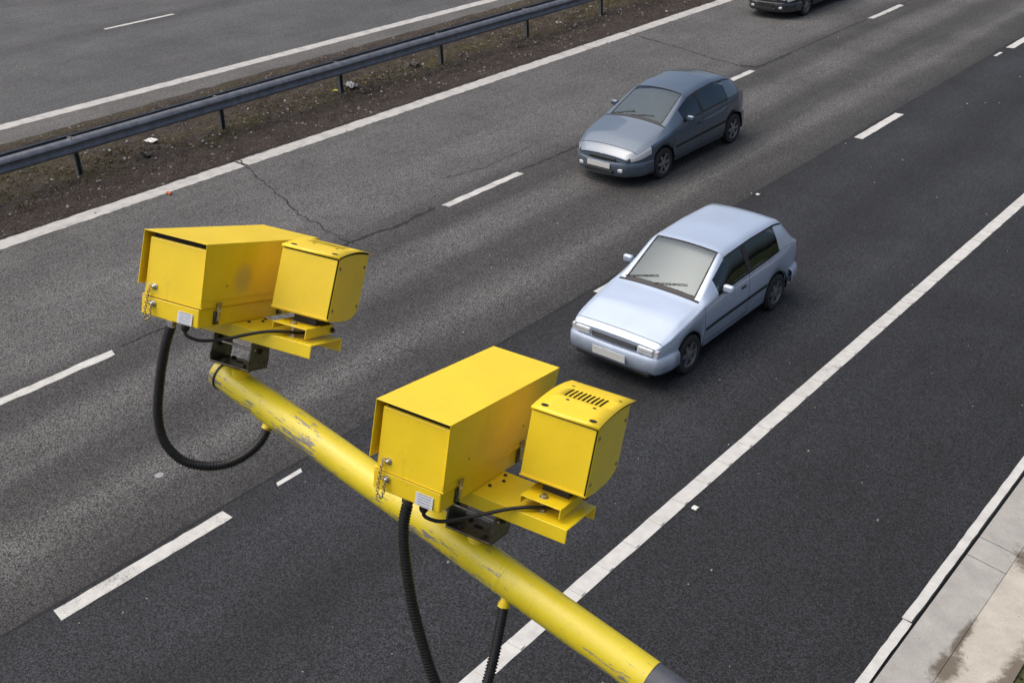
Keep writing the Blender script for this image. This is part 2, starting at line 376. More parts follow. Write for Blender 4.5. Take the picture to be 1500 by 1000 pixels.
# road markings ------------------------------------------------------
def strip(name, xa, xb, ya, yb, mat, parent, z=0.004, sl=0.0, rag=0.006, step=0.12, ends=.05):
    n = max(2, int((yb - ya) / step)); yy = np.linspace(ya, yb, n); dx = (yy - ya) * sl
    r = lambda: (RNG.random(n) - .5) * 2 * rag
    P = np.stack([np.stack([xb + dx + r(), yy, 0 * yy + z], 1), np.stack([xa + dx + r(), yy, 0 * yy + z], 1)], 1)
    P[0, :, 1] += (RNG.random(2) - .5) * ends; P[-1, :, 1] += (RNG.random(2) - .5) * ends
    return part(name, MB().grid(P), mat, parent)
# edge line along the central reservation (broken by the transverse cracks)
sE = 0.0104; xE = lambda y: -18.25 + (y - 7.4) * sE
for a, b in ((-40, 12.42), (12.5, 24.0), (24.06, 33.9), (34.0, 70), (70.05, 190)):
    strip('edge_line', xE(a) - .2, xE(a) + .2, a, b, 'paint_worn', old, sl=sE, rag=.02, step=.1 if b < 70 else .6)
sF = 0.0262; xF = lambda y: -24.58 + (y - 15.6) * sF
strip('edge_line', xF(-40) - .2, xF(-40) + .2, -40, 190, 'paint_worn', far, sl=sF, rag=.016, step=.15)
for k in range(-4, 18):
    y = 4.3 + 9 * k
    strip('lane_dash', -13.33, -13.16, y, y + 2.15, 'paint', old, rag=.012)
for k in range(-4, 18):
    y = 3.15 + 9.0 * k
    strip('lane_dash', -8.99, -8.80, y, y + 2.06, 'paint_new' if k > 0 else 'paint', new, rag=.006)
for k in range(-4, 18):
    y = 17.4 + 9 * k - 9 * 2
    strip('lane_dash', -31.56, -31.40, y, y + 2.5, 'paint', far, rag=.012)
strip('road_mark', -8.93, -8.86, 5.9, 6.27, 'paint_new', new, z=.005, rag=.002)
strip('road_mark', -8.96, -8.88, 29.15, 29.6, 'paint_new', new, z=.005, rag=.002)
# ribbed edge line of the hard shoulder, with its raised bars
eC = strip('edge_line', -5.19, -5.0, -40, 190, 'paint_new', new, rag=.004, step=.25)
rib = MB().prism([(-.034, 0.0), (-.029, .013), (.029, .013), (.034, 0.0)], 'x', -.085, .085)
ribm = rib.mesh('rib'); ribm.materials.append(MAT['paint_new'])
for k in range(-12, 150):
    o = link('rib', ribm, None, eC); o.location = (-5.095, 6.65 + k * .472, .0042)
# outer edge line of the hard shoulder
for a, b, dx in ((-40, 8.30, .012), (8.312, 60, 0), (60.03, 190, 0)):
    strip('edge_line', -2.43 + dx, -2.335 + dx, a, b, 'paint_new', new, rag=.004, step=.12 if b < 70 else .6, ends=.012)
# reflecting road studs
def stud(x, y, par):
    mb = MB().prism([(-.06, 0), (-.05, .016), (-.02, .022), (.02, .022), (.05, .016), (.06, 0)], 'x', -.05, .05)
    o = part('road_stud', mb, 'plate', par, bevel=.003); o.location = (x, y, .002)
    o.scale = (.62, .62, .8); fr_ = part('stud_frame', MB().box(-.09, .09, -.085, .085, .001, .004), 'seam', o); return o
for k in range(-3, 12):
    if k != 2: stud(-8.98, 8.17 + 9 * k, new)
    stud(-4.89, 8.53 + 18 * k, new)
# cracks
def crack(pts, w, parent, jit=.06, mat='crack', z=.006, step=.07):
    P = resample([(x, y, 0) for x, y in pts], step); n = len(P); d = np.gradient(P, axis=0); d /= np.linalg.norm(d, axis=1)[:, None] + 1e-9
    nr = np.stack([-d[:, 1], d[:, 0], 0 * d[:, 0]], 1)
    walk = np.convolve((RNG.random(n + 8) - .5), np.ones(3) / 3, 'same')[:n] * jit * 2
    ww = w * (.25 + 1.1 * RNG.random(n) ** 1.6); P = P + nr * walk[:, None]
    A = P + nr * ww[:, None] / 2; B = P - nr * ww[:, None] / 2; A[:, 2] = z; B[:, 2] = z
    return part('crack', MB().grid(np.stack([B, A], 1)), mat, parent)
crack([(-18.6, 12.62), (-18.18, 12.47), (-16.49, 11.91), (-15.07, 11.4), (-14.4, 11.31), (-13.65, 11.13), (-13.32, 11.09)], .035, old, .07)
crack([(-13.4, 10.9), (-13.3, 12.2), (-13.35, 13.1)], .09, old, .07, z=.0062)
crack([(-13.34, 15.5), (-13.3, 17.2), (-13.33, 20.5), (-13.3, 22.0)], .05, old, .05)
crack([(-14.3, 14.2), (-14.0, 15.3), (-14.1, 17.0)], .02, old, .05)
crack([(-18.4, 26.0), (-15.83, 25.28), (-14.5, 24.84), (-13.6, 24.66), (-13.2, 24.72)], .045, old, .06)
crack([(-13.75, 24.75), (-13.3, 24.85), (-13.27, 26.5)], .12, old, .05, z=.0062)
crack([(-13.3, 26.3), (-13.3, 31.0)], .05, old, .04)
crack([(-13.3, 33.6), (-13.28, 42.0)], .05, old, .04)
crack([(-13.3, 6.6), (-13.33, 8.6), (-13.4, 10.8)], .03, old, .05)
crack([(-13.3, -3.0), (-13.32, 4.2)], .03, old, .05)
crack([(-10.3, 9.0), (-9.9, 9.1), (-9.5, 9.1)], .012, old, .05)
crack([(BND, -10), (BND, 60)], .035, old, .012, 'seam', .0035, .15)
# loose grit on the lanes
def pebbles(name, n, fx, fy, smin, smax, mat, zf, **props):
    mb = MB()
    for _ in range(n):
        x, y = fx(), fy(); s = smin + (smax - smin) * random.random() ** 3; z = zf(x, y)
        vs = [(x + s * math.cos(a + .3 * random.random()) * (.6 + .5 * random.random()), y + s * math.sin(a) * (.6 + .5 * random.random()), z - .002) for a in (0, 1.26, 2.5, 3.8, 5.0)]
        top = [(x + (vx - x) * .55, y + (vy - y) * .55, z + s * (.45 + .3 * random.random())) for vx, vy, _z in vs]
        mb.add(vs + top, [(i, (i + 1) % 5, 5 + (i + 1) % 5, 5 + i) for i in range(5)] + [(5, 6, 7, 8, 9)])
    return part(name, mb, mat, **props)
pebbles('loose_grit', 520, lambda: random.uniform(-18, -2.6) if random.random() < .8 else random.uniform(-38, -25), lambda: random.uniform(0, 46), .006, .022, 'grit', lambda x, y: .004,
        kind='stuff', label='tiny pale stones scattered over the road lanes', category='grit')
pebbles('soil_stones', 5200, lambda: random.uniform(-23.3, -18.5), lambda: random.uniform(2, 46), .008, .045, 'stone', lambda x, y: soil_z(x, y),
        kind='stuff', label='small stones and clods strewn over the brown soil strip', category='stones')
pebbles('pale_soil_stones', 700, lambda: -20 + random.gauss(0, .8), lambda: random.uniform(2, 46), .01, .05, 'grit', lambda x, y: soil_z(x, y),
        kind='stuff', label='pale chips scattered on the soil under the crash barrier', category='chips')
# sparse dry grass on the reservation
mb = MB()
def tuft(x, y, h, nb, spread):
    z = soil_z(x, y)
    for _ in range(nb):
        a = random.uniform(0, 6.28); l = h * random.uniform(.5, 1.2); bx_, by_ = x + random.gauss(0, spread), y + random.gauss(0, spread)
        dx, dy = math.cos(a) * l * random.uniform(.3, 1.0), math.sin(a) * l * random.uniform(.3, 1.0); w = .004 + .003 * random.random(); px, py = -math.sin(a) * w, math.cos(a) * w
        mb.add([(bx_ - px, by_ - py, z - .005), (bx_ + px, by_ + py, z - .005), (bx_ + dx * .5 + px, by_ + dy * .5 + py, z + l * .6), (bx_ + dx * .5 - px, by_ + dy * .5 - py, z + l * .6), (bx_ + dx, by_ + dy, z + l * .7)], [(0, 1, 2, 3), (3, 2, 4)])
clus = [(random.gauss(-20.2, .5), random.uniform(2, 46)) for _ in range(75)]
for _ in range(1500):
    c = random.choice(clus); x = c[0] + random.gauss(0, .22); y = c[1] + random.gauss(0, .5)
    if -23.2 < x < -18.9: tuft(x, y, random.uniform(.03, .09), 6, .03)
part('dry_grass', mb, 'straw', kind='stuff', label='short dry yellow grass growing in patches along the central reservation', category='grass')
mb = MB()
for _ in range(1500):
    c = random.choice(clus); x = c[0] + random.gauss(0, .25); y = c[1] + random.gauss(0, .55)
    if -23.2 < x < -19.0: tuft(x, y, random.uniform(.015, .04), 7, .03)
part('moss_tufts', mb, 'moss', kind='stuff', label='low green moss clumps on the soil below the barrier rails', category='moss')

# concrete drainage channel on the right
ch = thing('drainage_channel', 'pale concrete v-shaped drainage channel beside the hard shoulder line', 'drain')
def slab(y0, y1, face, mat):
    prof = [(-2.298, -.004), (-1.894, -.05), (-1.894, -.12), (-2.298, -.12)] if face == 0 else [(-1.892, -.0495), (-1.33, .01), (-1.33, -.12), (-1.892, -.12)]
    o = part('slab', MB().prism(prof[::-1], 'y', y0, y1), mat, ch, bevel=.006)
    return o
cuts = [-40, -30, -20, -12, -6, -1.5, 3.2, 6.6, 9.63, 9.99, 13.6, 17.6, 22, 27, 33, 40, 50, 62, 80, 110, 150, 190]
for a, b in zip(cuts[:-1], cuts[1:]): slab(a + .006, b - .006, 0, 'conc')
cuts2 = [-40, -28, -18, -8, 0.5, 5.2, 9.98, 14.9, 20, 26, 33, 42, 55, 75, 110, 150, 190]
for a, b in zip(cuts2[:-1], cuts2[1:]): slab(a + .006, b - .006, 1, 'conc_l')
sheet('road_edge_joint', -2.40, -2.26, -.030, 'seam', kind='structure')
sheet('verge_strip', -1.325, 8.0, -.015, 'verge', kind='structure')
mb = MB()
for _ in range(900):
    x = -1.33 + random.expovariate(9); y = random.uniform(3, 30); z = -.012; s = random.uniform(.01, .03); a = random.uniform(0, 6.28)
    mb.add([(x + s * math.cos(a), y + s * math.sin(a), z + .012), (x + .5 * s * math.cos(a + 1.6), y + .5 * s * math.sin(a + 1.6), z), (x - s * math.cos(a), y - s * math.sin(a), z + .018), (x - .5 * s * math.cos(a + 1.6), y - .5 * s * math.sin(a + 1.6), z + .004)], [(0, 1, 2, 3)])
part('leaf_litter', mb, 'soil', kind='stuff', label='brown leaf litter along the outer lip of the concrete channel', category='leaf litter')

# ------------------------------------------------------------------ crash barrier
bar = thing('crash_barrier', 'grey double-sided steel crash barrier on posts along the central reservation', 'crash barrier')
sB = 0.0118; xB = lambda y: -20.14 + (y - 10) * sB
PSP = 3.43
_o = [(0.0, .868), (.022, .885), (.05, .876), (.088, .838), (.104, .80), (.100, .778), (.078, .752), (.056, .735), (.050, .69), (.060, .665), (.072, .645), (.070, .615), (.03, .580)]
prof_c = _o + [(o - .010, z + .006) for o, z in _o[::-1][:-1]] + [(.006, .858)]
def beam_mesh(sgn):
    p = [(sgn * o, z) for o, z in prof_c]
    return MB().prism(p if sgn < 0 else p[::-1], 'y', -PSP - .02, PSP + .02).mesh('beam', 28)
bm_n, bm_f = beam_mesh(1), beam_mesh(-1)
for m in (bm_n, bm_f): m.materials.append(MAT['galv'])
postm = MB().prism([(-.055, -.05), (.055, -.05), (.055, -.042), (-.047, -.042), (-.047, .042), (.055, .042), (.055, .05), (-.055, .05)], 'z', -.3, .84).mesh('post'); postm.materials.append(MAT['post'])
spm = MB().box(-.028, .028, -.04, .04, .60, .84).mesh('spacer'); spm.materials.append(MAT['post'])
boltm = MB().lathe([(.016, 0), (.016, .006), (.009, .012)], n=8).mesh('bolt'); boltm.materials.append(MAT['post'])
for k in range(-8, 34):
    y = 9.98 + PSP * k; x = xB(y)
    o = link('post', postm, None, bar); o.location = (x, y, 0); o.rotation_euler = (random.gauss(0, .01), random.gauss(0, .012), 0)
    if -2 <= k < 12:
        for dy in (-.12, .12):
            b_ = link('bolt', boltm, None, bar); b_.location = (x + .13 + .045, y + dy + .02, .879)
    if k % 2 == 0:
        for sg, me in ((1, bm_n), (-1, bm_f)):
            b_ = link('beam', me, None, bar); b_.location = (x + (.13 if sg > 0 else -.15) + PSP * sB, y + PSP, random.gauss(0, .004) - (.012 if sg < 0 else 0)); b_.rotation_euler = (0, 0, -math.atan(sB))
    for sg in (1, -1):
        s_ = link('spacer', spm, None, bar); s_.location = (x + sg * .095, y, 0)

# ------------------------------------------------------------------ litter on the reservation
def scrap(name, label, cat, x, y, s, mat, zf=None, seed=0, flat=.35):
    r = random.Random(seed); z = (zf if zf is not None else soil_z(x, y)); mb = MB(); n = 7; P = np.zeros((n, n, 3))
    for i in range(n):
        for j in range(n):
            P[i, j] = (x + s * (i / (n - 1) - .5) * (1 + .25 * r.random()), y + s * .7 * (j / (n - 1) - .5) * (1 + .25 * r.random()), z + .012 + s * flat * r.random())
    mb.grid(P[::-1]); o = part(name, mb, mat, solid=.003); o['label'] = label; o['category'] = cat; return o
MAT['sheetgrey'] = plain('grey_plastic', (0.22, 0.23, 0.24), 0.5, var=.3); MAT['white'] = plain('white_plastic', (0.55, 0.55, 0.53), 0.5); MAT['orange'] = plain('orange_plastic', (0.55, 0.16, 0.05), 0.5)
MAT['yellowbit'] = plain('yellow_litter', (0.55, 0.5, 0.06), 0.5)
scrap('litter_scrap', 'crumpled grey plastic scrap lying on soil beside a barrier post', 'litter', -20.3, 17.35, .30, 'sheetgrey', seed=1)
scrap('litter_scrap', 'small yellow wrapper lying on soil below a barrier post', 'litter', -20.25, 16.85, .13, 'yellowbit', seed=2)
scrap('litter_scrap', 'flat white strip of litter lying under the barrier rail', 'litter', -20.72, 12.0, .26, 'white', seed=3, flat=.12)
scrap('litter_scrap', 'small orange fragment lying on the lane beside the worn edge line', 'litter', -17.93, 10.55, .10, 'orange', zf=.0, seed=4)
scrap('litter_scrap', 'black rubber fragment lying on soil between two barrier posts', 'litter', -19.95, 11.4, .2, 'dark', seed=5)
scrap('litter_scrap', 'dark rubber lump lying against the soil below the far posts', 'litter', -20.45, 17.0 + 2.7, .28, 'dark', seed=6)
k_ = MB().lathe([(.055, 0), (.05, .004), (.03, .007), (.0005, .008)], n=16)
o = part('flattened_cap', k_, 'sheetgrey'); o.location = (-10.15, 5.15, .0005); o['label'] = 'flat grey disc lying on the worn lane near the white dash'; o['category'] = 'debris'

# ------------------------------------------------------------------ pole arm
PD = Vector((0.9786105, 0.03438458, -0.20282797)).normalized(); PP = Vector((-2.84636, 1.92241, 5.43734))
px_ = PD; py_ = Vector((0, 0, 1)).cross(px_).normalized(); pz_ = px_.cross(py_)
def pole_pt(X): return PP + PD * ((X - PP.x) / PD.x)
A0 = pole_pt(-3.13)
pole = thing('camera_pole', 'scuffed yellow tubular arm carrying both cameras, dark grey sleeve at its lower end', 'pole')
M_arm = Matrix(((px_.x, py_.x, pz_.x, A0.x), (px_.y, py_.y, pz_.y, A0.y), (px_.z, py_.z, pz_.z, A0.z), (0, 0, 0, 1)))
LA = (pole_pt(-1.245) - A0).length; LS = (pole_pt(1.05) - A0).length; R0 = .0600
sw = (pole_pt(-2.87) - A0).length
arm = part('arm', MB().lathe([(.048, .004), (.0555, 0), (.0555, .012), (.0565, .03), (.0568, sw - .03), (.0582, sw - .02), (.061, sw), (.0595, sw + .02), (R0, sw + .04), (R0, LA * .5), (R0, LA)], axis=(1, 0, 0), n=64), 'pole', pole, smooth=40)
arm.matrix_world = M_arm
def armpart(name, mb, mat, **kw):
    o = part(name, mb, mat, arm, **kw); return o
armpart('end_collar', MB().lathe([(.0575, .026), (.0605, .027), (.0605, .033), (.0575, .034)], axis=(1, 0, 0), n=48), 'dark', smooth=40)
armpart('end_cap', MB().lathe([(.047, -.002), (.0475, .01), (.001, .012)], axis=(1, 0, 0), n=40), 'black', smooth=40)
armpart('weld_ring', MB().lathe([(.0595, sw + .21 + .89), (.0612, sw + .213 + .89), (.0612, sw + .228 + .89), (.0595, sw + .232 + .89)], axis=(1, 0, 0), n=48), 'pole', smooth=40)
slv = part('sleeve', MB().lathe([(R0 - .002, LA - .05), (R0 - .002, LS)], axis=(1, 0, 0), n=48), 'sleeve', pole, smooth=40); slv.matrix_world = M_arm
E_ = pole_pt(1.05); bend = [E_ - PD * .02, E_ + PD * .1, E_ + PD * .2 + Vector((0, 0, -.06)), E_ + PD * .27 + Vector((0, 0, -.2)), E_ + PD * .29 + Vector((0, 0, -.45))]
bend = catmull(bend, 6); top = bend[-1]
part('elbow', MB().tube(bend, .06, 24), 'sleeve', pole, smooth=40)
part('mast', MB().lathe([(.09, -.2), (.09, 1.2), (.0701, 1.25), (.0701, top[2])], c=(top[0], top[1], 0), n=32), 'sleeve', pole, smooth=40)

# ------------------------------------------------------------------ speed cameras
EM = [((0.95849, -0.28238, -0.0395), (0.2775, 0.89202, 0.35677), (-0.06551, -0.35292, 0.93336)), ((0.98222, -0.18701, 0.01668), (0.17763, 0.95439, 0.23997), (-0.06079, -0.23274, 0.97064))]
OO = [(-3.191, 1.7614, 6.1049), (-2.0993, 1.7751, 5.8455)]
ILP = [(0.3735, 0.2707, 0.0125), (0.3753, 0.2719, 0.0163)]
ILR = [((0.995, -0.099, 0.0111), (0.0978, 0.9921, 0.0784), (-0.0188, -0.0769, 0.9969)), ((0.9996, -0.0272, 0.0002), (0.0272, 0.9982, 0.0534), (-0.0017, -0.0533, 0.9986))]
def m4(R, t): return Matrix((( *R[0], t[0]), (*R[1], t[1]), (*R[2], t[2]), (0, 0, 0, 1)))
HOSE = [[[-3.068, 1.706, 5.795], [-3.071, 1.679, 5.733], [-3.068, 1.649, 5.653], [-3.065, 1.619, 5.572], [-3.058, 1.596, 5.502], [-3.04, 1.583, 5.431], [-3.012, 1.586, 5.378], [-2.974, 1.607, 5.333], [-2.93, 1.648, 5.307], [-2.887, 1.703, 5.298], [-2.855, 1.761, 5.309], [-2.836, 1.817, 5.334], [-2.832, 1.858, 5.363], [-2.838, 1.883, 5.389]],
        [[-1.984, 1.742, 5.525], [-1.975, 1.722, 5.469], [-1.958, 1.703, 5.399], [-1.933, 1.685, 5.318], [-1.902, 1.668, 5.226], [-1.86, 1.654, 5.122], [-1.813, 1.644, 5.017], [-1.769, 1.646, 4.94], [-1.728, 1.67, 4.906], [-1.703, 1.716, 4.921], [-1.702, 1.765, 4.963], [-1.717, 1.82, 5.027], [-1.736, 1.871, 5.091], [-1.754, 1.917, 5.149]]]
LBL = ['yellow speed camera at the high tip of the arm, black hose looping fully beneath it', 'nearer yellow speed camera midway along the arm, vent slots showing on its lamp housing']
def hexbolt(mb, c, axis, r, h, shank=0, rs=.004):
    mb.lathe([(r * 1.35, 0), (r * 1.35, .0015)], c, axis, 16); mb.lathe([(r, .0015), (r, h), (r * .7, h + .001)], c, axis, 6)
    if shank: mb.lathe([(rs, -shank), (rs, 0)], c, axis, 10)
    return mb
def camera_unit(i):
    T = thing('speed_camera', LBL[i], 'speed camera', m4(EM[i], OO[i]))
    L, Wd, H_ = .689, .26, .282
    # housing: closed upper box with the hinged lower tray
    hs = part('housing', MB().box(.019, .2565, .013, .60, -.222, -.021), 'yel', T, bevel=.004)
    tr = part('lower_tray', MB().prism([(.013, -.226), (.602, -.226), (.598, -.292), (.018, -.292)], 'x', .010, .251), 'yel', T, bevel=.004)
    part('hood_gap_shade', MB().box(.03, .25, .022, .58, -.0215, -.0035), 'blackgap', T)  # black strip added so the gap under the sunshield looks dark
    part('seal', MB().box(.018, .247, .018, .594, -.2265, -.2215), 'blackgap', T)
    part('tray_lip', MB().prism([(.011, -.2205), (.604, -.2205), (.604, -.2225), (.011, -.2225)], 'x', .009, .2585), 'yel', T, bevel=.0008)
    part('front_window', MB().box(.04, .232, .6005, .604, -.20, -.04), 'glass', T)
    # sunshield: folded sheet, top with two side flanges
    t = .003
    sh = MB()
    sh.add([(0, 0, 0), (Wd, 0, 0), (Wd, L, 0), (0, L, 0), (0, -.004, -.186), (0, L - .055, -.186), (Wd, .006, -.196), (Wd, L - .05, -.196), (Wd, L - .013, -.066), (0, L - .013, -.066)],
           [(0, 1, 2, 3), (4, 0, 3, 9, 5), (1, 6, 7, 8, 2)])
    so = part('sunshield', sh, 'yel_smudge' if i == 0 else 'yel', T, solid=t, bevel=.0022)
    rv = MB()
    for yy, zz in ((.138, -.15), (.476, -.148)): rv.lathe([(.0045, 0), (.0045, .0012), (.002, .002)], (Wd, yy, zz), (1, 0, 0), 10)
    part('rivet', rv, 'brass', so, smooth=40)
    # latches on the right side
    for yy in (.106, .487):
        mb = MB().box(.2505, .259, yy - .013, yy + .013, -.284, -.238)
        lt = part('latch', mb, 'yoke', T, bevel=.002)
        part('latch_lever', MB().prism([(.259, -.274), (.2655, -.268), (.2655, -.236), (.259, -.230)], 'y', yy - .006, yy + .008), 'steel', lt, bevel=.001)
        part('latch_loop', MB().tube([(.262, yy - .007, -.24), (.263, yy - .008, -.215), (.263, yy, -.209), (.263, yy + .009, -.215), (.262, yy + .008, -.24)], .0018, 8), 'steel', lt, smooth=60)
        part('latch_catch', MB().box(.2585, .2645, yy - .012, yy + .013, -.219, -.207), 'brass', lt, bevel=.001)
    # eye bolts and chain on the back
    for n_, (ex, ez) in enumerate(((.06, -.187), (.061, -.246))):
        mb = MB().lathe([(.0112, 0), (.0112, .002), (.0062, .003), (.0062, .009), (.0045, .011), (.001, .0118)], (ex, .012, ez), (0, -1, 0), 18)
        eb = part('eye_bolt', mb, 'steel', T, smooth=40)
        ring = [(ex - .013 + .0065 * math.cos(a), .006 + .0012 * math.sin(a), ez + .002 + .0055 * math.sin(a)) for a in np.linspace(0, 2 * math.pi, 13)[:-1]]
        part('eye', MB().tube(ring, .0018, 6, closed=True), 'steel', eb, smooth=60)
    cm = MB(); chain = catmull([(.045, .004, -.19), (.043, .002, -.215), (.041, .002, -.24), (.040, .000, -.272), (.043, -.002, -.30), (.052, -.002, -.308), (.060, -.001, -.297), (.062, .001, -.272), (.058, .003, -.250)], 8)
    cp = resample(chain, .0092)
    for q in range(len(cp) - 1):
        a, b = Vector(cp[q]), Vector(cp[q + 1]); d = (b - a).normalized(); c = (a + b) / 2; s1 = d.orthogonal().normalized(); s2 = d.cross(s1); sd_ = s1 if q % 2 else s2
        cm.tube([c + d * .0072 * math.cos(u) + sd_ * .0044 * math.sin(u) for u in np.linspace(0, 2 * math.pi, 9)[:-1]], .0015, 5, closed=True)
    part('chain', cm, 'brass', T, smooth=60)
    # sticker on the tray
    part('sticker', MB().box(.167, .228, .0118, .0132, -.288, -.247), 'label', T)
    # glands, hose and cable
    gl = MB().lathe([(.019, 0), (.019, -.012), (.016, -.013), (.016, -.026)], (.131, .032, -.291), (0, 0, 1), 8)
    part('hose_gland', gl, 'steel' if i == 0 else 'yoke', T)
    part('cable_gland', MB().lathe([(.013, 0), (.0145, -.003), (.0145, -.016), (.011, -.024), (.007, -.028)], (.187, .036, -.291), (0, 0, 1), 16), 'black', T, smooth=40)
    inv = m4(EM[i], OO[i]).inverted()
    wp = [inv @ Vector(p) for p in HOSE[i]]; wp[0] = Vector((.131, .032, -.31)); wp[1] = wp[1] * .6 + (wp[0] + Vector((0, -.004, -.06))) * .4
    pts = resample(catmull(wp, 10), .00165); rad = [.0165 + .0021 * (1 if (q // 3) % 2 else -1) * (.8) for q in range(len(pts))]
    part('hose', MB().tube(pts, rad, 14), 'black', T, smooth=50)
    fx = -2.838 if i == 0 else -1.757
    q = pole_pt(fx); e = Vector(HOSE[i][-1]); dirv = (q - e).normalized()
    part('hose_fitting', MB().lathe([(.0195, -.012), (.0195, .004), (.016, .005), (.016, .04)], inv @ e, (inv.to_3x3() @ dirv), 20), 'yel_ch', T, smooth=40)
    cab = catmull([(.187, .036, -.315), (.192, .036, -.328), (.210, .045, -.337), (.24, .07, -.342), (.29, .12, -.330), (.34, .15, -.308), (.39, .185, -.288), (.43, .215, -.279), (.47, .25, -.277), (.50, .29, -.275), (.50, .34, -.25), (.48, .36, -.205)], 8)
    part('cable', MB().tube(cab, .0058, 10), 'black', T, smooth=60)
    # mounting channel (flanges down)
    x0, x1, y0, y1, zt = .03, .582, .205, .412, -.2925
    c = MB().prism([(y0, zt), (y1, zt), (y1, zt - .048), (y1 - .005, zt - .048), (y1 - .005, zt - .005), (y0 + .005, zt - .005), (y0 + .005, zt - .048), (y0, zt - .048)][::-1], 'x', x0, x1)
    chn = part('mounting_channel', c, 'yel_ch', T, bevel=.003)
    for bxx, byy in ((.268, .285), (.268, .385), (.285, .345)):
        part('channel_bolt', hexbolt(MB(), (bxx, byy, zt), (0, 0, 1), .005, .005), 'yoke', chn)
    # raised top-hat bracket below the lamp
    zz = -.246
    hat = MB().prism([(.405, zz), (.545, zz), (.545, zz - .036), (.540, zz - .036), (.540, zz - .005), (.410, zz - .005), (.410, zz - .026), (.405, zz - .026)][::-1], 'y', .222, .40)
    hb = part('lamp_bracket', hat, 'yel_ch', T, bevel=.002)
    part('bracket_bolt', hexbolt(MB(), (.468, .258, zz), (0, 0, 1), .0105, .009, .048, .0065), 'steel', hb)
    part('bracket_nut', hexbolt(MB(), (.468, .258, zt), (0, 0, 1), .0105, .009), 'steel', hb)
    part('bracket_bolt', hexbolt(MB(), (.548, .39, zz - .02), (1, 0, 0), .008, .008), 'yoke', hb)
    part('lamp_foot', MB().box(.44, .53, .30, .395, zz, -.2105), 'dark', T)
    # lamp (infra-red illuminator) housing
    WI = .22
    prof = [(0.002, -.2215), (.108, -.2305), (.16, -.2305), (.200, -.224), (.228, -.210), (.243, -.195), (.25, -.175), (.25, .010)]
    topc = [(y, .001 + .20 * y * (1 - y / .30) + .045 * y) for y in np.linspace(0.25, 0.002, 9)]
    body = MB().prism((prof + topc)[::-1], 'x', .004, WI - .004)
    il = part('lamp_housing', body, 'blackgap', T, smooth=30); il.matrix_local = m4(ILR[i], ILP[i])
    for xx in (0.0, WI):
        sidep = [(.008, -.218)] + [(y if y > .01 else .008, z + .002) for y, z in prof[1:]] + [(y, z - .006) for y, z in topc[:-1]] + [(.008, -.006)]
        a, b = (xx - .0045, xx - .001) if xx else (.001, .0045)
        part('side_plate', MB().prism(sidep[::-1], 'x', a, b), 'yel', il, bevel=.001)
        for by, bz in ((.022, -.036), (.228, -.030), (.024, -.185), (.226, -.175)):
            part('plate_screw', MB().lathe([(.0065, 0), (.0065, .003), (.003, .0042)], (xx - .001 if xx else .001, by, bz), (1 if xx else -1, 0, 0), 10), 'brass', il)
    part('back_plate', MB().box(.001, WI - .0055, -.0005, .0035, -.217, -.008), 'yel', il, bevel=.0015)
    part('bottom_lip', MB().prism([(-.004, -.214), (.0035, -.2175), (.10, -.2255), (.10, -.2285), (.002, -.2235), (-.004, -.219)], 'x', -.001, WI + .001), 'yel', il, bevel=.001)
    # arched cover with true vent slots
    xs = [-.002]; slots = []
    for s_ in range(9):
        a = .046 + s_ * .0146; xs += [a, a + .0078]; slots.append(len(xs) - 2)
    xs.append(WI + .002)
    ysv = sorted(set(list(np.round(np.linspace(-.004, .292, 22), 5)) + [.118, .192]))
    ht = lambda y: .0045 + .20 * max(y, 0) * (1 - max(y, 0) / .30) + .045 * y
    Pg = np.array([[(x, y, ht(y)) for x in xs] for y in ysv])
    keep = lambda r, cidx: not (cidx in slots and ysv[r] >= .1179 and ysv[r + 1] <= .1921)
    cov = MB().grid(Pg.transpose(1, 0, 2), keep=lambda a, b: keep(b, a))
    lipv = [(x, -.004, z) for x in (xs[0], xs[-1]) for z in (ht(-.004), -.003)]
    cov.add(lipv, [(0, 1, 3, 2)])
    co = part('top_cover', cov, 'yel', il, smooth=20, solid=.0022)
    co.modifiers['solid'].offset = 0
    hole = lambda x, y, rx, ry: part('painted_hole', MB().add([(x + rx * math.cos(a), y + ry * math.sin(a), ht(y + ry * math.sin(a)) + .0016) for a in np.linspace(0, 2 * math.pi, 15)[:-1]], [tuple(range(14))]), 'blackgap', co)  # flat black ellipse painted on for the dark inside of a hole
    for x, y, rx, ry in ((.030, .022, .0125, .0085), (.190, .020, .0125, .0085), (.034, .218, .006, .005), (.070, .095, .0065, .005), (.160, .095, .0065, .005), (.196, .216, .006, .005)): hole(x, y, rx, ry)
    part('front_lens', MB().box(.02, WI - .02, .2505, .2535, -.17, -.02), 'glass', il)
    # yoke below the channel
    yc, zb_ = .283, -.446
    bp = part('yoke', MB().box(.165, .335, yc - .062, yc + .055, zb_ - .008, zb_), 'yoke', T, bevel=.003)
    for xx in (.165, .327):
        pr = [(yc - .062, zb_), (yc - .066, zb_ + .03), (yc - .058, zb_ + .085), (yc - .038, zb_ + .125), (yc, zb_ + .142), (yc + .034, zb_ + .125), (yc + .052, zb_ + .085), (yc + .058, zb_ + .03), (yc + .055, zb_)]
        part('cheek', MB().prism(pr[::-1], 'x', xx, xx + .008), 'yoke', bp, bevel=.002)
    part('tie_rod', MB().lathe([(.0042, .158), (.0042, .342)], (0, yc - .045, zb_ + .072), (1, 0, 0), 10), 'steel', bp, smooth=40)
    part('pivot_bolt', hexbolt(MB(), (.335, yc, zb_ + .06), (1, 0, 0), .011, .011), 'yoke', bp)
    for bxx, byy in ((.205, yc - .03), (.295, yc - .035), (.205, yc + .03), (.295, yc + .03)):
        part('base_bolt', hexbolt(MB(), (bxx, byy, zb_), (0, 0, 1), .0085, .008), 'yoke', bp)
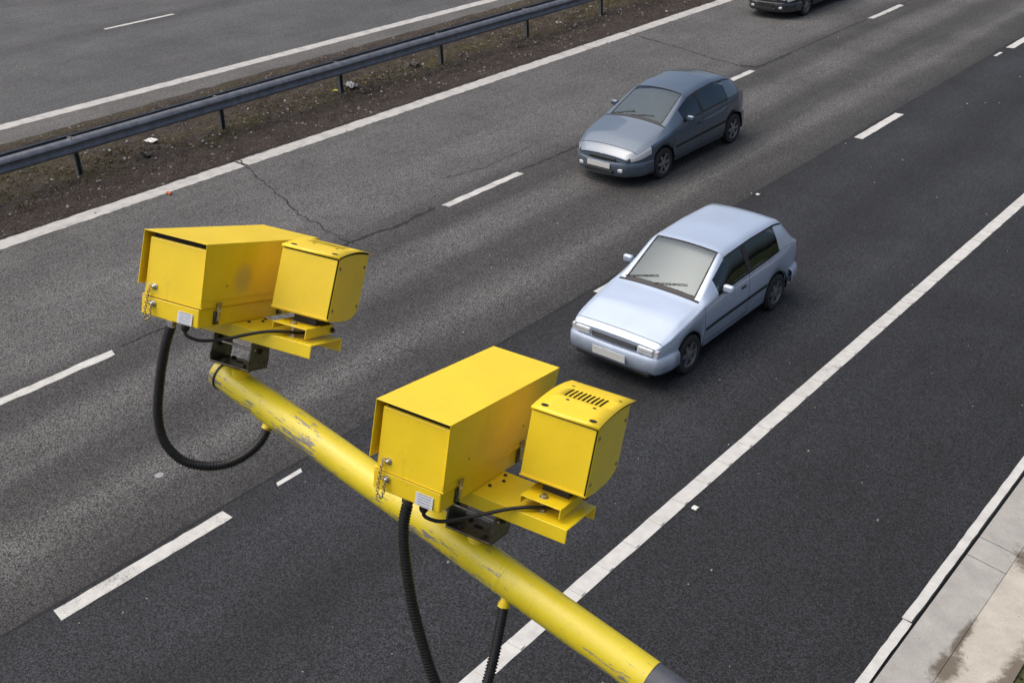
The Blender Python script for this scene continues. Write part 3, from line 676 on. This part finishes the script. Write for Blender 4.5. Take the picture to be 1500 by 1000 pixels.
    part('painted_slot', MB().add([(.25 + .018 * math.cos(a), yc + .004 + .010 * math.sin(a), zb_ + .0012) for a in np.linspace(0, 2 * math.pi, 17)[:-1]], [tuple(range(16))]), 'blackgap', bp)  # uncut plate: a black ellipse paints the shade inside the opening
    part('hanger', MB().prism([(yc - .04, zt - .004), (yc + .045, zt - .004), (yc + .02, zt - .108), (yc - .015, zt - .108)][::-1], 'x', .176, .184).prism([(yc - .04, zt - .004), (yc + .045, zt - .004), (yc + .02, zt - .108), (yc - .015, zt - .108)][::-1], 'x', .316, .324), 'yoke', T, bevel=.002)
    # stub to the arm
    yo = m4(EM[i], OO[i]) @ Vector((.25, yc, zb_ - .008)); lo_ = pole_pt(yo.x + .01)
    a = inv @ yo; b = inv @ Vector((lo_.x, lo_.y, lo_.z + .03)); ax = (a - b)
    part('stub', MB().lathe([(.030, 0), (.030, ax.length - .012), (.026, ax.length - .009)], b, ax, 28), 'yel_ch', T, smooth=40)
    return T
for i in (0, 1): camera_unit(i)

# ------------------------------------------------------------------ cars
def smooth_table(tab, L, w):
    us = np.linspace(-.2, L + .2, 900); v = np.interp(us, [t[0] for t in tab], [t[1] for t in tab])
    n = max(1, int(w / (us[1] - us[0]))); k = np.hanning(2 * n + 3); k /= k.sum(); pad = np.pad(v, n + 1, mode='edge')
    return us, np.convolve(pad, k, 'valid')
class Car:
    def __init__(s, cfg):
        s.c = cfg; s.L = cfg['L']; s.T = {k: smooth_table(cfg[k], s.L, cfg.get('sm', .06)) for k in ('hw', 'zs', 'zt', 'wr', 'cr')}
    def f(s, k, u): return np.interp(u, *s.T[k])
    def zb(s, u):
        c = s.c; z = np.interp(u, [0, .25, .6, s.L - .6, s.L - .2, s.L], [c['zf'], .22, c['sill'], c['sill'], .26, c['zr']])
        for a in c['ax']:
            d = c['RA'] ** 2 - (u - a) ** 2; z = np.where(d > 0, np.maximum(z, c['rw'] + np.sqrt(np.maximum(d, 0))), z)
        return z
    def raw(s, u, v):
        sg = np.where(v > 4, -1, 1); v = np.where(v > 4, 8 - v, v)
        hw, zs, zt, wr, cr, zb = s.f('hw', u), s.f('zs', u), s.f('zt', u), s.f('wr', u), s.f('cr', u), s.zb(u)
        bul = lambda t: 1 - .055 * ((t - .62) / .62) ** 2
        x = np.zeros_like(u + v); z = np.zeros_like(x)
        t = np.clip(v, 0, 1); xa = hw * bul(0) * (.72 + .28 * t); za = zb + 0 * t
        t = np.clip(v - 1, 0, 1); xb = hw * bul(t); zb_ = zb + (zs - zb) * t
        zr = np.maximum(zt - cr, zs + .002)
        t = np.clip(v - 2, 0, 1); ws = hw * bul(1.0); wre = np.minimum(wr, ws - .01)
        xc = ws + (wre - ws) * t + .018 * np.sin(np.pi * t) * np.clip((zr - zs) / .3, 0, 1); zc = zs + (zr - zs) * t
        t = np.clip(v - 3, 0, 1); xd = wre * (1 - t); zd = zr + np.maximum(zt - zr, 0) * (1 - (1 - t) ** 2)
        x = np.where(v < 1, xa, np.where(v < 2, xb, np.where(v < 3, xc, xd))); z = np.where(v < 1, za, np.where(v < 2, zb_, np.where(v < 3, zc, zd)))
        return x * sg, z
    def surf(s, u, v):
        u, v = np.broadcast_arrays(np.asarray(u, float), np.asarray(v, float)); X = 0; Z = 0
        d = np.array([-.13, -.09, -.045, 0, .045, .09, .13])
        for k in d:
            vv = v + k * np.clip((v - 1.2) / .3, 0, 1) * np.clip((6.8 - v) / .3, 0, 1); x, z = s.raw(u, vv); X = X + x / 7; Z = Z + z / 7
        return np.stack([X, u, Z], -1)
    def patch(s, u0, u1, v0, v1, off=0.0, nu=None, nv=None, gap=.0045, side=1):
        u0 += gap; u1 -= gap
        nu = nu or max(3, int((u1 - u0) / .045)); nv = nv or max(4, int((v1 - v0) * 11))
        U, V = np.meshgrid(np.linspace(u0, u1, nu), np.linspace(v0 + gap * 1.5, v1 - gap * 1.5, nv), indexing='ij')
        P = s.surf(U, V)
        if off:
            e = 1e-3; du = s.surf(U + e, V) - s.surf(U - e, V); dv = s.surf(U, V + e) - s.surf(U, V - e)
            n = np.cross(dv, du); ln = np.linalg.norm(n, axis=-1, keepdims=True); n = n / (ln + 1e-12)
            P = P - n * off if s.flip else P + n * off
        if side < 0: P = P * np.array([-1, 1, 1]); P = P[:, ::-1]
        if not s.flip: P = P[:, ::-1]
        return MB().grid(P)
    flip = False

def wheel_meshes(r, w):
    t = MB().lathe([(r * .66, -w / 2), (r * .9, -w / 2 - .004), (r * .985, -w * .38), (r, -w * .2), (r, w * .2), (r * .985, w * .38), (r * .9, w / 2 + .004), (r * .66, w / 2), (r * .63, w * .3), (r * .63, -w * .3)], axis=(1, 0, 0), n=36, close=True).mesh('tyre', 40)
    rim = MB().lathe([(r * .66, w * .5), (r * .68, w * .47), (r * .62, w * .44), (r * .60, w * .2), (r * .60, -w * .4), (r * .64, -w * .45), (r * .655, -w * .4), (r * .655, w * .44)], axis=(1, 0, 0), n=30, close=True)
    for k in range(6):
        a = 2 * math.pi * k / 6; ca, sa = math.cos(a), math.sin(a); p = []
        for rr, hw_ in ((.05, .03), (r * .62, .022)):
            for q in (-1, 1): p.append((rr * ca - q * hw_ * sa, rr * sa + q * hw_ * ca))
        poly = [p[0], p[2], p[3], p[1]]
        rim.prism(poly, 'x', w * .28, w * .42)
    rim.lathe([(.055, w * .25), (.055, w * .44), (.03, w * .47), (.001, w * .47)], axis=(1, 0, 0), n=16)
    rim.lathe([(.1, w * .02), (.1, w * .06), (.001, w * .07)], axis=(1, 0, 0), n=20)
    rim = rim.mesh('rim', 40)
    t.materials.append(MAT['tyre']); rim.materials.append(MAT['rim']); return t, rim

def make_car(name, label, cfg, loc, paintm):
    T = thing(name, label, 'car', Matrix.Translation(loc)); K = Car(cfg); L = K.L
    # orient the outward normal once
    P0 = K.surf(np.array([L / 2]), np.array([1.5]))[0]; e = 1e-3
    du = K.surf(L / 2 + e, 1.5) - K.surf(L / 2 - e, 1.5); dv = K.surf(L / 2, 1.5 + e) - K.surf(L / 2, 1.5 - e)
    K.flip = np.cross(dv, du)[0] < 0
    uc, ur, uq, ue = cfg['uc'], cfg['ur'], cfg['uq'], cfg['ue']; d0, d1 = cfg['door']; ub = cfg['ubon']
    def P(nm, u0, u1, v0, v1, mat, side=1, off=0, par=T, **kw):
        kk = {k: kw.pop(k) for k in ('nu', 'nv', 'gap') if k in kw}
        return part(nm, K.patch(u0, u1, v0, v1, off, side=side, **kk), mat, par, smooth=35, **kw)
    body = P('roof', ur, uq, 2.88, 5.12, paintm, nv=26)
    P('bonnet', ub, uc, 2.5, 5.5, paintm, nv=34)
    P('scuttle', uc, uc + .07, 2.9, 5.1, 'dark', nv=20)
    P('windscreen', uc + .07, ur, 3.13, 4.87, 'glass', off=-.004, nv=20, gap=.001)
    P('windscreen_seal', uc + .05, ur + .005, 3.10, 3.145, 'dark', off=.001, nv=3, gap=0); P('windscreen_seal', uc + .05, ur + .005, 3.10, 3.145, 'dark', -1, off=.001, nv=3, gap=0)
    P('windscreen_seal', ur - .012, ur + .006, 3.1, 4.9, 'dark', off=.001, nu=3, nv=16, gap=0)
    P('front_panel', 0, ub, 2.0, 6.0, paintm, nv=36, nu=12)
    P('tailgate', uq, ue - .02, 2.95, 5.05, paintm, nv=22)
    P('rear_window', uq + .06, uq + (ue - uq) * .72, 3.2, 4.8, 'glass', off=.004, nv=16)
    P('body_liner', .03, uc + .1, 1.05, 6.95, 'blackgap', off=-.014, nv=60, gap=0)
    wA, wB, wC, wD = cfg['win']
    for sd_ in (1, -1):
        P('front_wing', 0, d0, 1, 2.0, paintm, sd_, nu=30); P('wing_top', ub, uc, 2.0, 2.5, paintm, sd_, nv=8, gap=.0015); P('wing_top', uc, d0, 2.0, 2.06, paintm, sd_, nv=3, gap=0) if d0 > uc else None
        dr = P('door', d0, d1, 1.1, 2.06, paintm, sd_)
        P('sill', cfg['ax'][0] + cfg['RA'] + .02, cfg['ax'][1] - cfg['RA'] - .02, .8, 1.1, paintm, sd_)
        if cfg.get('door2'):
            P('door', d1, cfg['door2'], 1.1, 2.06, paintm, sd_); P('rear_quarter', cfg['door2'], ue, 1, 2.06, paintm, sd_)
        else: P('rear_quarter', d1, ue, 1, 2.06, paintm, sd_)
        P('body_liner', uc, ue - .05, 1.05, 2.0, 'blackgap', sd_, off=-.02, gap=0)
        P('side_window', wA, wB, 2.06, 2.84, 'glass', sd_, off=-.004, gap=.001); P('side_window', wC, wD, 2.06, 2.84, 'glass', sd_, off=-.004, gap=.001)
        P('door_pillar', wB, wC, 2.06, 2.88, cfg.get('pill', 'dark'), sd_, nu=4, gap=0)
        P('rear_pillar', wD, ue - .02, 2.06, 2.95, paintm, sd_, gap=0)
        P('windscreen_pillar', uc + .03, ur, 2.86, 3.1, paintm, sd_, nv=6, gap=0)
        P('windscreen_pillar', uc - .01, wA, 2.04, 2.88, paintm, sd_, nv=8, gap=0)
        P('window_trim', wA - .02, wD, 2.035, 2.075, 'dark', sd_, off=.005, nv=3, gap=0)
        P('roof_gutter', ur - .02, uq + .1, 2.84, 2.9, 'dark', sd_, off=.003, nv=3, gap=0)
        P('rubbing_strip', cfg['ax'][0] + cfg['RA'] + .03, cfg['ax'][1] - cfg['RA'] - .03, 1.40, 1.47, 'dark', sd_, off=.008, nv=4, gap=0)
        # mirror
        mp = K.surf(np.array([wA + .1]), np.array([2.1]))[0]; mx = sd_ * (mp[0] + .085); my = mp[1]; mz = mp[2] + .05
        mm = MB(); mm.box(mx - .075, mx + .085, my - .035, my + .045, mz - .055, mz + .055)
        mo = part('door_mirror', mm, cfg.get('mir', paintm), T, smooth=30, bevel=.03)
        part('mirror_stalk', MB().box(min(sd_ * mp[0] - .02, mx), max(sd_ * mp[0] + .02, mx), my - .02, my + .025, mz - .06, mz - .03), 'dark', mo)
        part('mirror_glass', MB().box(mx - .06, mx + .07, my + .0455, my + .047, mz - .042, mz + .042), 'glass', mo)
        hp = K.surf(np.array([d1 - .16]), np.array([1.80]))[0]
        part('handle', MB().box(sd_ * (hp[0] + .002) - .012, sd_ * (hp[0] + .002) + .012, d1 - .22, d1 - .1, hp[2] - .015, hp[2] + .015), 'dark', dr, bevel=.005)
    # end panels
    def cap(nm, u, mat, v0=.9, flipf=False):
        vs = np.linspace(v0, 8 - v0, 60); pts = K.surf(np.full(60, u), vs); c = pts.mean(0); mb = MB().add(list(map(tuple, pts)) + [tuple(c)], [((i + 1), i, 60) if not flipf else (i, i + 1, 60) for i in range(59)] + [((0, 59, 60) if not flipf else (59, 0, 60))])
        return part(nm, mb, mat, T)
    nose = cap('nose', 0.0, paintm); cap('tail_panel', ue, paintm, flipf=True)
    # bumpers
    def bumper(nm, us, z0, z1, th, mat, rear=False):
        path = []
        for u in us: path.append((float(K.surf(np.array([u]), np.array([1.5]))[0][0]), u))
        full = [(-x, u) for x, u in path[::-1]] ; ctr = [(x, u) for x, u in path]
        end = (path[-1][1]); nose_x = path[-1][0]
        mid = [(t * nose_x, end + (.0 if rear else -.0) + (1 - t * t) * (cfg['bow'] if rear else -cfg['bow'])) for t in np.linspace(1, -1, 13)]
        line = ctr + mid[1:-1] + full; n = len(line); Pn = np.array(line); d = np.gradient(Pn, axis=0); d /= np.linalg.norm(d, axis=1)[:, None] + 1e-9
        nr = np.stack([d[:, 1], -d[:, 0]], 1) * (1 if not rear else -1)
        if (nr[0] * np.array([1, 0])).sum() < 0: nr = -nr
        pr = [(-.03, z0 + .02), (th * .55, z0), (th, z0 + .04), (th, (z0 + z1) / 2), (th * .9, z1 - .03), (th * .4, z1), (-.04, z1)]
        G = np.array([[(*(Pn[k] + nr[k] * o), z) for o, z in pr] for k in range(n)])
        return part(nm, MB().grid(G), mat, T, smooth=45, solid=.006)
    fb = bumper('front_bumper', [cfg['ax'][0] - cfg['RA'] - .02, .22, .12, .06, .02, 0.0], *cfg['fb'])
    rb = bumper('rear_bumper', [cfg['ax'][1] + cfg['RA'] + .03, L - .25, L - .12, L - .05, ue], *cfg['rb'], rear=True)
    # lamps, grille, plate
    fy = -cfg['bow'] * .55
    if cfg['boxy']:
        for sd_ in (1, -1):
            a, b = sorted((sd_ * .38, sd_ * .62)); hl = part('headlight', MB().box(a, b, -.024, .03, .505, .605), 'lamp', T, bevel=.02)
            a, b = sorted((sd_ * .63, sd_ * .69)); part('indicator', MB().box(a, b, -.004, .06, .507, .603), 'lamp', T, bevel=.012)
            a, b = sorted((sd_ * .70, sd_ * .60)); part('rear_light', MB().box(a, b, ue - .02, ue + .03, .55, .85), 'red', T, bevel=.01)
        gr = part('grille', MB().box(-.36, .36, -.016, .02, .51, .585), 'dark', T, bevel=.01)
        for k in range(2): part('grille_bar', MB().box(-.35, .35, -.022, -.016, .53 + k * .025, .538 + k * .025), 'galv', gr)
        part('air_dam', MB().box(-.60, .60, -.055, .1, .20, .285), 'dark', T, bevel=.03)
        part('number_plate', MB().box(-.26, .26, fy - cfg['fb'][2] - .058, fy - cfg['fb'][2] - .048, .34, .45), 'plate', T)
    else:
        for sd_ in (1, -1):
            P('headlight', .06, .46, 1.74, 2.12, 'lamp', sd_, off=.006, nv=8)
            P('headlight_trim', .045, .475, 1.71, 2.16, 'dark', sd_, off=.003, nv=8)
            a, b = sorted((sd_ * .62, sd_ * .50)); part('rear_light', MB().box(a, b, ue - .02, ue + .03, .65, .95), 'red', T, bevel=.01)
            a, b = sorted((sd_ * .36, sd_ * .50)); part('fog_lamp', MB().box(a, b, fy - .03, fy + .06, .30, .37), 'lamp', T, bevel=.015)
        part('grille', MB().box(-.30, .30, -.02, .03, .455, .52), 'dark', T, bevel=.01)
        part('lower_grille', MB().box(-.32, .32, -cfg['bow'] - cfg['fb'][2] - .012, 0, .255, .33), 'dark', T, bevel=.01)
        part('number_plate', MB().box(-.26, .26, -cfg['bow'] - cfg['fb'][2] - .012, -cfg['bow'] - cfg['fb'][2] - .004, .36, .46), cfg.get('plate', 'plate'), T)
    # wipers
    for x0_, x1_ in ((-.10, .36), (-.58, -.10)):
        a = K.surf(np.array([uc + .05]), np.array([4 - 1 * x0_ / (K.f('wr', uc) + 1e-6)]))[0]; b = K.surf(np.array([uc + .16]), np.array([4 - x1_ / K.f('wr', uc + .16)]))[0]
        part('wiper', MB().tube([a + np.array([0, 0, .015]), b + np.array([0, 0, .018])], .006, 6), 'dark', T)
    # wheels
    tm, rm = wheel_meshes(cfg['rw'], .165)
    tr_ = cfg['track'] / 2
    for a in cfg['ax']:
        for sd_ in (1, -1):
            w = link('wheel', tm, None, T); w.location = (sd_ * tr_, a, cfg['rw']); w.rotation_euler = (0, 0, 0 if sd_ > 0 else math.pi)
            link('rim', rm, None, w)
            part('wheel_arch', MB().grid(np.array([[(sd_ * x, a + (cfg['RA'] + .012) * math.cos(t), cfg['rw'] + (cfg['RA'] + .012) * math.sin(t)) for x in (.45, tr_ + .075)] for t in np.linspace(-.15, math.pi + .15, 20)])), 'blackgap', T)
    part('floor', MB().box(-.60, .60, .25, L - .3, .17, .21), 'blackgap', T)
    part('cabin_trim', MB().box(-.66, .66, uc - .05, ue - .12, .21, .42), 'seat', T)
    zz = cfg['belt']
    part('dashboard', MB().prism([(uc - .02, .45), (uc + .02, zz - .06), (uc + .22, zz - .06), (uc + .30, zz - .16), (uc + .28, .45)][::-1], 'x', -.62, .62), 'dark', T, bevel=.03)
    for sx in (-.34, .34):
        us = cfg['seat']
        st = part('seat', MB().box(sx - .24, sx + .24, us, us + .5, .42, .55), 'seat', T, bevel=.05)
        part('backrest', MB().prism([(us + .42, .5), (us + .56, .5), (us + .72, 1.06), (us + .62, 1.08)][::-1], 'x', sx - .23, sx + .23), 'seat', st, bevel=.05)
        part('headrest', MB().box(sx - .12, sx + .12, us + .67, us + .75, 1.09, 1.22), 'seat', st, bevel=.03)
    part('rear_seat', MB().prism([(us + 1.15, .42), (us + 1.55, .42), (us + 1.75, 1.02), (us + 1.62, 1.04), (us + 1.5, .58), (us + 1.15, .56)][::-1], 'x', -.58, .58), 'seat', T, bevel=.04)
    ring = [(-.34 + .18 * math.cos(t), uc + .42 + .06 * math.sin(t), zz - .06 + .17 * math.sin(t)) for t in np.linspace(0, 2 * math.pi, 25)[:-1]]
    part('steering_wheel', MB().tube(ring, .013, 8, closed=True).tube([(-.34, uc + .25, zz - .16), (-.34, uc + .41, zz - .07)], .02, 8).tube([(-.52, uc + .42, zz - .06), (-.16, uc + .42, zz - .06)], .012, 6), 'dark', T, smooth=60)
    return T

BLUE = dict(L=3.65, sm=.08, hw=[(0, .65), (.05, .70), (.25, .745), (.8, .76), (2.8, .76), (3.4, .745), (3.65, .70)],
            zs=[(0, .60), (.08, .64), (.5, .745), (1.0, .855), (1.3, .885), (3.3, .92), (3.65, .88)],
            zt=[(0, .62), (.08, .68), (.5, .81), (1.0, .905), (1.03, .92), (1.66, 1.335), (1.75, 1.36), (2.4, 1.385), (3.05, 1.365), (3.25, 1.33), (3.62, .93), (3.65, .90)],
            wr=[(0, .62), (.1, .64), (1.0, .63), (1.05, .625), (1.7, .545), (3.1, .54), (3.6, .60)],
            cr=[(0, .012), (.2, .02), (1.0, .025), (1.7, .03), (3.2, .03), (3.65, .02)], zf=.40, zr=.42, sill=.235, ax=(.70, 3.03), RA=.315, rw=.272,
            uc=1.0, ur=1.70, uq=3.15, ue=3.62, ubon=.10, door=(1.02, 2.16), win=(1.36, 2.12, 2.22, 3.02), bow=.03, fb=(.27, .49, .05, 'blue'), rb=(.28, .52, .05, 'blue'),
            boxy=True, track=1.32, belt=.90, seat=1.62, pill='dark')
SLATE = dict(L=4.05, sm=.14, hw=[(0, .50), (.06, .60), (.2, .725), (.45, .80), (.9, .845), (3.0, .845), (3.6, .80), (4.05, .64)],
             zs=[(0, .52), (.12, .60), (.4, .71), (.9, .835), (1.3, .91), (2.4, .955), (3.5, 1.0), (4.05, .92)],
             zt=[(0, .54), (.12, .68), (.4, .82), (.95, .985), (1.0, 1.0), (1.8, 1.385), (2.2, 1.45), (2.8, 1.475), (3.35, 1.41), (3.65, 1.28), (4.0, .98), (4.05, .93)],
             wr=[(0, .40), (.2, .60), (.9, .68), (1.1, .67), (1.85, .575), (3.1, .55), (3.8, .56)],
             cr=[(0, .015), (.3, .05), (1.0, .06), (1.9, .06), (3.3, .05), (3.9, .02)], zf=.32, zr=.45, sill=.24, ax=(.86, 3.42), RA=.345, rw=.30,
             uc=1.0, ur=1.86, uq=3.35, ue=4.0, ubon=.17, door=(1.14, 2.16), door2=3.06, win=(1.5, 2.12, 2.2, 3.12), bow=.10, fb=(.22, .47, .035, 'slate'), rb=(.26, .55, .04, 'slate'),
             boxy=False, track=1.47, belt=.95, seat=1.75)
make_car('hatchback_car', 'pale blue boxy hatchback driving in the dark lane beside the hard shoulder', BLUE, (-7.27, 10.28, 0), 'blue')
make_car('hatchback_car', 'slate blue rounded hatchback driving in the worn middle lane', SLATE, (-11.66, 16.0, 0), 'slate')
NAVY = dict(SLATE); NAVY['plate'] = 'dark'; NAVY['fb'] = (.22, .47, .035, 'navy'); NAVY['rb'] = (.26, .55, .04, 'navy')
make_car('hatchback_car', 'dark navy car cut off by the top of the picture, front wheel showing', NAVY, (-15.78, 29.75, 0), 'navy')
